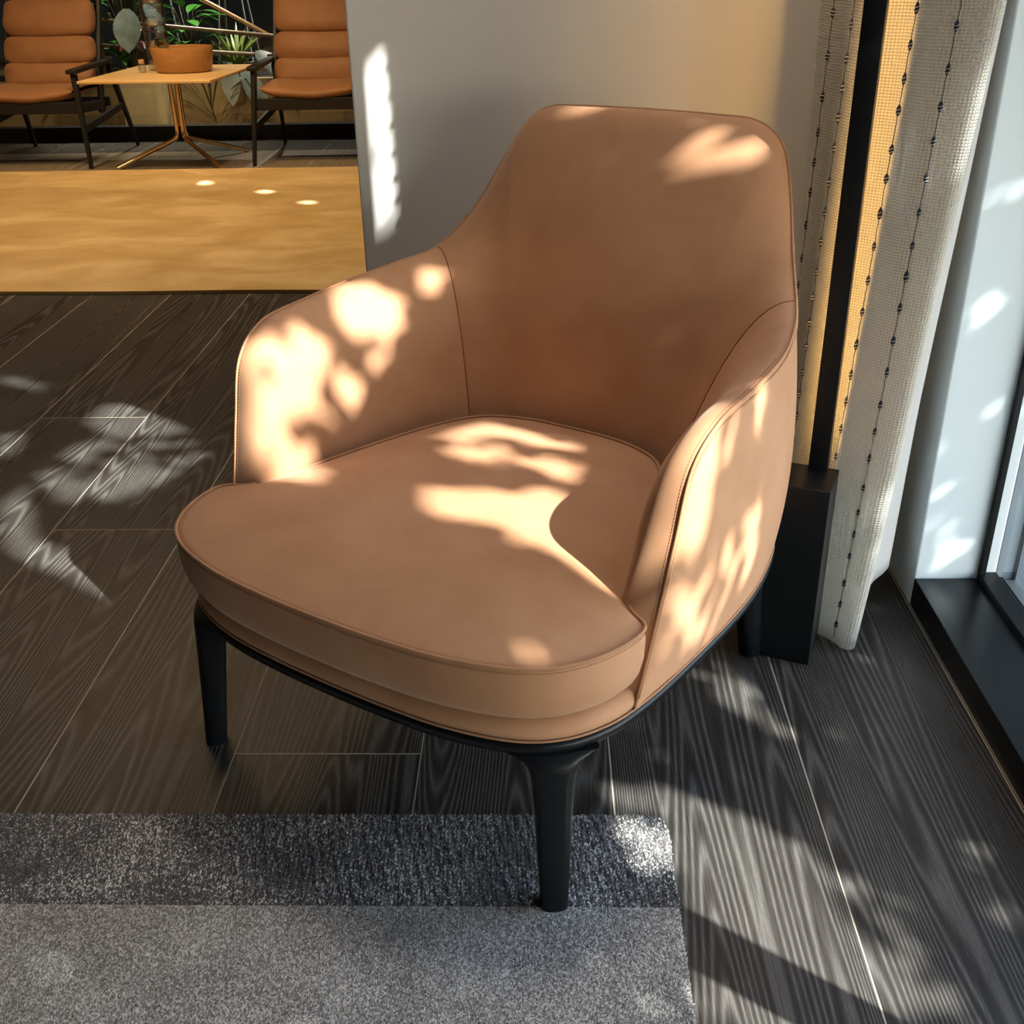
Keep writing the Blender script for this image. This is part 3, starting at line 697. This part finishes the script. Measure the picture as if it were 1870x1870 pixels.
M['leaf_yucca'] = leafmat('leaf_yucca', (.12, .20, .03), (.26, .34, .07)); M['leaf_dark'] = leafmat('leaf_dark', (.010, .022, .010), (.02, .04, .015)); M['stem'] = mat('stem', (.05, .035, .02), .7)
M['leaf_red'] = leafmat('leaf_red', (.05, .008, .006), (.10, .015, .01), .3)
def leaf_bm(bm, base, d, length, width, droop=.3, up=Vector((0, 0, 1)), n=8, fold=.18):
    d = Vector(d).normalized(); side = d.cross(up)
    side = side.normalized() if side.length > .05 else Vector((1, 0, 0)); nrm = side.cross(d); p = Vector(base); L_ = []; prev = None
    for k in range(n+1):
        t = k/n; w_ = width*.5*(math.sin(PI*min(1, t*.96+.04))**.75)
        dd = (d-Vector((0, 0, 1))*droop*t*1.6).normalized()
        if k: p = p+dd*length/n
        L_.append((bm.verts.new(p+side*w_+nrm*w_*fold), bm.verts.new(p), bm.verts.new(p-side*w_+nrm*w_*fold)))
    for A, B in zip(L_, L_[1:]):
        bm.faces.new((A[0], A[1], B[1], B[0])); bm.faces.new((A[1], A[2], B[2], B[1]))
def plant(name, label, loc, leaves, m, stems=True, stem_r=.006):
    t = thing(name, label, 'plant', loc)
    bm = bmesh.new()
    for b, d, l_, w_, dr in leaves:
        tube(bm, catmull([(0, 0, 0), (b[0]*.25, b[1]*.25, b[2]*.55), b], 4), [stem_r]*8+[stem_r*.6], 6, caps=True) if stems else None
    if stems: obj('stem', bm, M['stem'], t, smooth=1, kind='stuff')
    else: bm.free()
    for b, d, l_, w_, dr in leaves:
        bl = bmesh.new(); leaf_bm(bl, b, d, l_, w_, dr); obj('leaf', bl, m, t, smooth=1)
    return t
R_ = random.Random(11)
def rnd_leaves(n, spread, z0, z1, l_, w_, dr, updir=.6, sx=1.0):
    out = []
    for k in range(n):
        a = R_.uniform(0, 2*PI); r = R_.uniform(.05, spread); z = R_.uniform(z0, z1)
        out.append(((math.cos(a)*r*sx, math.sin(a)*r, z), (math.cos(a), math.sin(a)*.8, R_.uniform(-.1, updir)), l_*R_.uniform(.75, 1.2), w_*R_.uniform(.8, 1.15), dr*R_.uniform(.5, 1.3)))
    return out
plant('leafy_plant', 'bright green leafy plant behind the left easy chair', (-3.28, 9.30, .33), rnd_leaves(60, .16, .02, .75, .24, .085, .5), M['leaf_green'])
plant('leafy_plant', 'bright green leafy plant behind the glass vase', (-2.78, 9.30, .33), rnd_leaves(44, .13, .02, .5, .20, .08, .4), M['leaf_green'])
plant('red_leaf_plant', 'small plant with dark red leaves behind the glass vase', (-3.02, 8.84, .32), rnd_leaves(20, .06, .22, .40, .15, .065, .7), M['leaf_red'])
plant('grey_leaf_plant', 'plant with one large grey green leaf behind the left easy chair', (-3.05, 8.75, .32), [((.02, -.05, .52), (.1, -.6, -.8), .34, .20, .2), ((-.10, .0, .40), (-.5, -.3, .5), .26, .15, .3), ((.16, -.05, .55), (.5, -.4, -.6), .26, .13, .2)], M['leaf_grey'])
plant('rubber_plant', 'broad blue grey leaves hanging below the oak table behind the glass', (-2.25, 8.72, .33), [((.18, -.12, .22), (.45, -.5, -.25), .36, .19, .25), ((.05, -.12, .10), (.40, -.45, -.55), .42, .17, .2), ((.28, -.06, .20), (.55, -.45, .1), .34, .18, .3), ((-.05, -.1, .14), (.1, -.5, -.6), .34, .14, .3)], M['leaf_grey'])
plant('fan_palm', 'dark palm with narrow arching fronds behind the table legs', (-2.42, 8.5, .0), [((R_.uniform(-.03, .03), R_.uniform(-.03, .03), R_.uniform(.02, .2)), (math.cos(a), -.1+.25*math.sin(3*a), .75+.5*math.sin(a)), .46, .022, .35) for a in [k*PI/13 for k in range(14)]], M['leaf_dark'], False)
plant('grass_plant', 'spiky yellow green grass plant seen beneath the left easy chair', (-3.42, 8.75, .12), [((R_.uniform(-.28, .28), R_.uniform(-.05, .05), 0), (R_.uniform(-.7, .7), R_.uniform(-.6, 0), R_.uniform(.25, 1.0)), .30, .018, .6) for k in range(70)], M['leaf_yucca'], False)
plant('yucca', 'spiky light green yucca behind the copper rails, left of the right easy chair', (-2.43, 9.3, .33), [((R_.uniform(-.03, .03), R_.uniform(-.03, .03), R_.uniform(0, .08)), (math.cos(a)*R_.uniform(.2, .9), math.sin(a)*R_.uniform(.2, .6), R_.uniform(.35, 1.1)), R_.uniform(.26, .42), .020, .35) for a in [R_.uniform(0, 2*PI) for k in range(60)]], M['leaf_yucca'], False)
# copper rails of the stair behind
M['copper'] = mat('copper', (.66, .42, .26), .22, metal=1.0); M['bronze'] = mat('bronze', (.16, .13, .10), .35, metal=1.0)
hr = thing('handrail', 'metal stair railing with a sloping copper handrail behind the glazing', 'railing', (0, 0, 0))
def rod(name, pts, r, m, parent=hr, **k):
    bm = bmesh.new(); tube(bm, pts, r, 10); return obj(name, bm, m, parent, smooth=50, **k)
rod('top_rail', [(-3.30, 9.0, 1.283), (-1.50, 9.0, .323)], .017, M['copper'])
rod('upper_rail', [(-3.5, 8.9, .777), (-1.30, 8.9, .555)], .016, M['bronze'])
rod('lower_rail', [(-3.5, 8.9, .594), (-1.30, 8.9, .44)], .015, M['bronze'])
for x in (-3.36, -3.08): rod('post', [(x, 8.95, .32), (x+.05, 8.95, 1.5)], .018, M['bronze'])
def bar_stool(loc, label):
    t = thing('bar_stool', label, 'stool', loc)
    bm = bmesh.new(); rows = []
    lathe(bm, [(0, .74), (.17, .742), (.185, .755), (.18, .775), (.1, .768), (0, .765)], 28); obj('seat', bm, M['black_ash'], t, smooth=40)
    for a in (45, 135, 225, 315):
        c, s = math.cos(math.radians(a)), math.sin(math.radians(a)); bm = bmesh.new(); tube(bm, [(c*.13, s*.13, .745), (c*.24, s*.24, 0)], .010, 8); obj('leg', bm, M['chrome'], t, smooth=50)
    bm = bmesh.new(); tube(bm, [(math.cos(2*PI*k/28)*.205, math.sin(2*PI*k/28)*.205, .25) for k in range(28)], .008, 8, closed=True); obj('footrest', bm, M['chrome'], t, smooth=50)
    return t
bar_stool((-2.57, 10.0, .12), 'dark bar stool with chrome legs behind the sloping handrail, standing by the yucca')
bar_stool((-3.35, 10.6, .12), 'dark bar stool with chrome legs behind the green plant, left of the vase')
boxo('step_hall', -5, 2.0, 9.75, 12.5, 0, .12, M['stone'], kind='structure')

# ==== FOLIAGE : unseen trees outside the window; crown gaps are shaped to place the sun patches
GAPS = [(1,[(0.212,3.981),(0.352,3.979),(0.388,3.891),(0.387,3.743),(0.358,3.623),(0.331,3.665),(0.234,3.784),(0.185,3.870),(0.175,3.944)]),
(0.4,[(-0.157,3.985),(0.066,3.964),(0.170,3.863),(0.279,3.697),(0.340,3.575),(0.288,3.516),(0.229,3.539),(0.061,3.604),(-0.107,3.682),(-0.220,3.800),(-0.225,3.942)]),
(0.95,[(-0.045,3.815),(0.071,3.729),(0.076,3.630),(0.002,3.636),(-0.106,3.693),(-0.117,3.756)]),
(1,[(-0.346,3.989),(-0.223,3.986),(-0.267,3.915),(-0.394,3.833),(-0.377,3.710),(-0.423,3.584),(-0.438,3.545),(-0.466,3.564),(-0.465,3.807),(-0.449,3.916)]),
(0.7,[(0.332,4.466),(0.355,4.313),(0.347,4.163),(0.270,4.259),(0.240,4.400)]),
(1,[(-0.049,4.197),(0.030,4.166),(0.017,4.126),(-0.104,4.112),(-0.161,4.119)]),
(0.2,[(-0.677,3.652),(-0.658,3.581),(-0.701,3.563),(-0.712,3.605)]),
(0.25,[(-0.734,3.483),(-0.711,3.443),(-0.763,3.430),(-0.784,3.462)]),
(1,[(-0.314,2.469),(-0.237,2.374),(-0.220,2.221),(-0.225,2.160),(-0.266,2.124),(-0.456,2.102),(-0.491,2.099),(-0.630,2.215),(-0.725,2.355),(-0.497,2.363),(-0.461,2.353),(-0.317,2.369),(-0.348,2.467)]),
(0.9,[(-0.390,2.468),(-0.345,2.401),(-0.470,2.385),(-0.446,2.415),(-0.435,2.467)]),
(0.8,[(0.218,2.217),(0.154,2.159),(0.069,2.103),(0.005,2.124),(0.014,2.142),(0.052,2.240),(0.122,2.282)]),
(0.2,[(0.138,2.089),(0.175,2.012),(0.105,1.986),(0.046,2.073)]),
(0.6,[(-0.057,1.912),(-0.003,1.865),(-0.188,1.864),(-0.257,1.887),(-0.290,1.898),(-0.169,1.921)]),
(0.35,[(-0.222,2.108),(-0.222,2.030),(-0.329,2.019),(-0.383,1.939),(-0.459,1.964),(-0.472,1.983),(-0.563,2.117),(-0.423,2.106)]),
(0.35,[(-0.396,2.689),(-0.368,2.660),(-0.429,2.603),(-0.422,2.629)]),
(0.25,[(-0.639,2.739),(-0.641,2.719),(-0.629,2.685),(-0.637,2.671),(-0.632,2.625),(-0.641,2.593),(-0.661,2.607),(-0.670,2.672),(-0.652,2.727)]),
(1,[(-0.314,3.391),(-0.362,3.384),(-0.422,3.388),(-0.432,3.415),(-0.434,3.466)]),
(0.5,[(-0.092,3.214),(0.006,3.143),(0.058,3.039),(0.071,2.925),(-0.011,2.927),(-0.169,2.972),(-0.160,3.012),(-0.215,3.156),(-0.209,3.181),(-0.200,3.205)]),
(1,[(-0.066,3.186),(0.021,3.103),(0.022,3.043),(-0.068,3.109),(-0.123,3.179)]),
(1,[(-0.148,3.022),(-0.048,2.960),(-0.111,2.965),(-0.165,2.967),(-0.201,2.991)]),
(1,[(-0.330,3.213),(-0.270,3.104),(-0.172,2.977),(-0.228,2.981),(-0.304,2.963),(-0.384,2.874),(-0.408,2.887),(-0.407,2.910),(-0.361,3.097),(-0.422,3.205)]),
(0.35,[(-0.633,3.040),(-0.586,3.019),(-0.581,2.987),(-0.596,2.955),(-0.641,3.009)]),
(1,[(-0.120,3.643),(-0.029,3.588),(0.015,3.514),(0.008,3.467),(-0.023,3.468),(-0.054,3.469),(-0.121,3.527),(-0.155,3.596)]),
(1,[(-0.325,3.642),(-0.256,3.624),(-0.221,3.570),(-0.226,3.526),(-0.277,3.521),(-0.335,3.575),(-0.350,3.616)]),
(0.9,[(-0.417,3.645),(-0.385,3.613),(-0.354,3.552),(-0.366,3.534),(-0.376,3.516),(-0.426,3.538),(-0.438,3.588)]),
(0.9,[(-0.446,3.563),(-0.438,3.548),(-0.350,3.494),(-0.320,3.429),(-0.339,3.419),(-0.450,3.506),(-0.460,3.528)]),
(0.5,[(-0.203,3.495),(-0.106,3.412),(-0.217,3.410),(-0.248,3.411),(-0.260,3.450)]),
(0.9,[(0.095,3.477),(0.138,3.451),(0.154,3.408),(0.121,3.408),(0.088,3.407),(0.074,3.480)]),
(0.35,[(-0.364,3.709),(-0.275,3.684),(-0.174,3.544),(0.009,3.439),(-0.028,3.393),(-0.090,3.397),(-0.240,3.409),(-0.427,3.534),(-0.432,3.604),(-0.408,3.672),(-0.397,3.694)]),
(1,[(-0.374,2.897),(-0.349,2.961),(-0.320,2.981),(-0.293,2.983),(-0.271,2.938),(-0.284,2.875),(-0.306,2.844),(-0.354,2.839)]),
(0.9,[(-0.246,2.900),(-0.234,2.948),(-0.200,2.939),(-0.190,2.905),(-0.215,2.887)]),
(0.9,[(-0.151,2.874),(-0.141,2.921),(-0.098,2.912),(-0.072,2.865),(-0.110,2.850)]),
(0.55,[(-0.387,2.705),(-0.389,2.750),(-0.370,2.840),(-0.106,2.742),(-0.060,2.723),(-0.071,2.655),(-0.056,2.566),(-0.309,2.648)]),
(0.6,[(0.152,2.846),(0.145,2.871),(0.127,2.869),(0.141,2.851),(0.094,2.848),(0.096,2.830),(0.002,2.854),(-0.161,2.929),(-0.173,2.953),(0.039,2.857)]),
(0.6,[(-0.379,2.909),(-0.349,2.984),(-0.329,2.990),(-0.349,2.963),(-0.377,2.892)]),
(0.9,[(0.329,3.217),(0.367,3.220),(0.380,3.067),(0.356,3.065),(0.337,3.139)]),
(0.9,[(0.319,3.446),(0.331,3.441),(0.344,3.415),(0.326,3.424)]),
(0.95,[(0.228,3.197),(0.260,3.179),(0.247,3.172)]),
(0.45,[(0.176,2.889),(0.190,2.906),(0.201,2.896),(0.195,2.880),(0.181,2.878)]),
(0.95,[(0.170,3.001),(0.228,2.922),(0.205,2.936)]),
(1,[(0.395,3.465),(0.393,3.404),(0.372,3.396),(0.370,3.457)]),
(1,[(0.399,3.227),(0.412,3.130),(0.401,3.125),(0.381,3.219)]),
(0.6,[(0.164,3.408),(0.214,3.408),(0.222,3.396),(0.181,3.398)]),
(1,[(0.442,3.952),(0.481,3.940),(0.484,3.636),(0.475,3.618),(0.458,3.581),(0.445,3.612)]),
(1,[(0.419,3.935),(0.426,3.903),(0.431,3.592),(0.430,3.550),(0.416,3.571)]),
(0.7,[(0.454,3.520),(0.482,3.508),(0.478,3.487)]),
(0.95,[(0.446,2.845),(0.455,2.954),(0.460,2.931),(0.479,2.903),(0.448,2.638)]),
(0.9,[(0.447,2.577),(0.455,3.050),(0.446,2.625),(0.445,2.517),(0.411,2.227),(0.401,1.978),(0.423,2.044),(0.429,2.111)]),
(0.03,[(0.707,1.834),(0.774,1.739),(0.793,1.839),(0.781,2.275),(0.713,2.853),(0.705,2.514)]),
(0.25,[(0.714,1.994),(0.707,2.021),(0.726,2.071),(0.756,2.082),(0.709,2.014)]),
(0.2,[(0.711,2.188),(0.764,2.219),(0.771,2.182),(0.721,2.145)]),
(1,[(3.257,4.732),(3.361,4.698),(3.331,4.610),(3.227,4.648)]),
(1,[(3.287,4.269),(3.373,4.227),(3.360,4.149),(3.270,4.198)]),
(1,[(3.188,3.958),(3.269,3.916),(3.252,3.854),(3.173,3.893)]),
(1,[(3.321,3.787),(3.359,3.770),(3.348,3.743),(3.310,3.760)]),
(0.12,[(2.619,4.247),(3.005,3.723),(2.814,3.555),(2.278,4.066)])]
M['leaf_out'] = mat('tree_leaf', (.030, .055, .018), .5); M['bark'] = mat('bark', (.05, .038, .028), .9)
def crown(parent, name, n, xr, yr, zr, dens, seed, big=1.0, cut=True):
    g = np.random.default_rng(seed); x = g.uniform(*xr, n); y = g.uniform(*yr, n); z = g.uniform(*zr, n); c = np.stack([x, y, z], 1)
    sd = np.array(SUN_D); nr = -sd+g.normal(0, .38, (n, 3)); nr /= np.linalg.norm(nr, axis=1)[:, None]
    a_ = np.cross(nr, g.normal(0, 1, (n, 3))); a_ /= np.linalg.norm(a_, axis=1)[:, None]; b_ = np.cross(nr, a_)
    L_ = .030*big*g.uniform(.75, 1.25, n)[:, None]; w_ = L_*.62; keep = np.ones(n, bool); u = g.uniform(0, 1, n)
    if cut:
      for off in (0, .7, -.7):          # keep a leaf only if neither its middle nor its ends hang into a gap
        q = c+a_*L_*off; t = (2.4-q[:, 0])/(-SUN_D.x); py = q[:, 1]-SUN_D.y*t; pz = q[:, 2]-SUN_D.z*t
        for T, poly in GAPS:
            if off and T < .85: continue
            P_ = np.array(poly); ins = np.zeros(n, bool); m_ = len(P_)
            for i in range(m_):
                a, b = P_[i-1], P_[i]
                cr_ = ((a[1] > pz) != (b[1] > pz)); xi = a[0]+(pz-a[1])*(b[0]-a[0])/np.where(abs(b[1]-a[1]) < 1e-9, 1e-9, b[1]-a[1])
                ins ^= cr_ & (py < xi)
            p = 0 if T >= 1 else min(1, -math.log(T)/dens)
            keep &= ~(ins & (u > p))
    c, a, b, nr, L_, w_ = c[keep], a_[keep], b_[keep], nr[keep], L_[keep], w_[keep]; n = len(c)
    V_ = np.stack([c-a*L_, c+b*w_-a*L_*.15+nr*L_*.15, c+a*L_*1.1, c-b*w_-a*L_*.15+nr*L_*.15, c-a*L_*.55+b*w_*.8, c+a*L_*.55+b*w_*.62, c+a*L_*.55-b*w_*.62, c-a*L_*.55-b*w_*.8], 1).reshape(-1, 3)
    base = (np.arange(n)*8)[:, None]; F = np.concatenate([base+np.array([[0, 4, 1, 5, 2]]), base+np.array([[0, 2, 6, 3, 7]])], 1).reshape(-1, 5)
    me = bpy.data.meshes.new(name); me.vertices.add(len(V_)); me.vertices.foreach_set('co', V_.ravel()); me.loops.add(F.size); me.loops.foreach_set('vertex_index', F.ravel().astype(np.int32))
    me.polygons.add(len(F)); me.polygons.foreach_set('loop_start', np.arange(0, F.size, 5, dtype=np.int32)); me.update(calc_edges=True); me.materials.append(M['leaf_out'])
    o = bpy.data.objects.new(name, me); COL.objects.link(o); o.parent = parent; o['kind'] = 'stuff'
def tree(label, x, y, ybr, zt, rs):
    t = thing('tree', label, 'tree', (0, 0, 0)); rr = random.Random(rs); bm = bmesh.new()
    tube(bm, catmull([(x+.5, y, -.2), (x+.45, y+.03, .9), (x+.5, y, zt)], 6), [.075]*7+[.06]*6, 10); obj('trunk', bm, M['bark'], t, smooth=1)
    for k, (yy, zz) in enumerate(ybr):
        bm = bmesh.new(); tube(bm, catmull([(x+.5, y, zt-.35+.05*k), (x+.45, (y+yy)/2, (zt+zz)/2+.1), (x+.35, yy, zz)], 5), [.03-.0017*i for i in range(11)], 6); obj('branch', bm, M['bark'], t, smooth=1)
    return t
ta = tree('leafy tree outside the large window, shading the armchair', 2.4, -1.9, [(-3.2, 2.6), (-2.6, 3.8), (-.9, 2.7), (-1.2, 4.4), (-2.9, 4.6)], 2.6, 1)
crown(ta, 'crown', 75000, (2.2, 2.6), (-4.3, 1.35), (1.3, 5.2), 7.0, 5)
tc_ = tree('leafy tree added outside the unseen lounge opening to shape the sun spots', 2.4, 2.1, [(2.8, 3.6), (3.6, 4.2), (2.6, 4.6)], 2.7, 2)  # added out of view; its crown narrows the sun to small carpet spots
crown(tc_, 'crown', 26000, (2.25, 2.55), (2.0, 4.2), (2.4, 5.4), 7.0, 6)
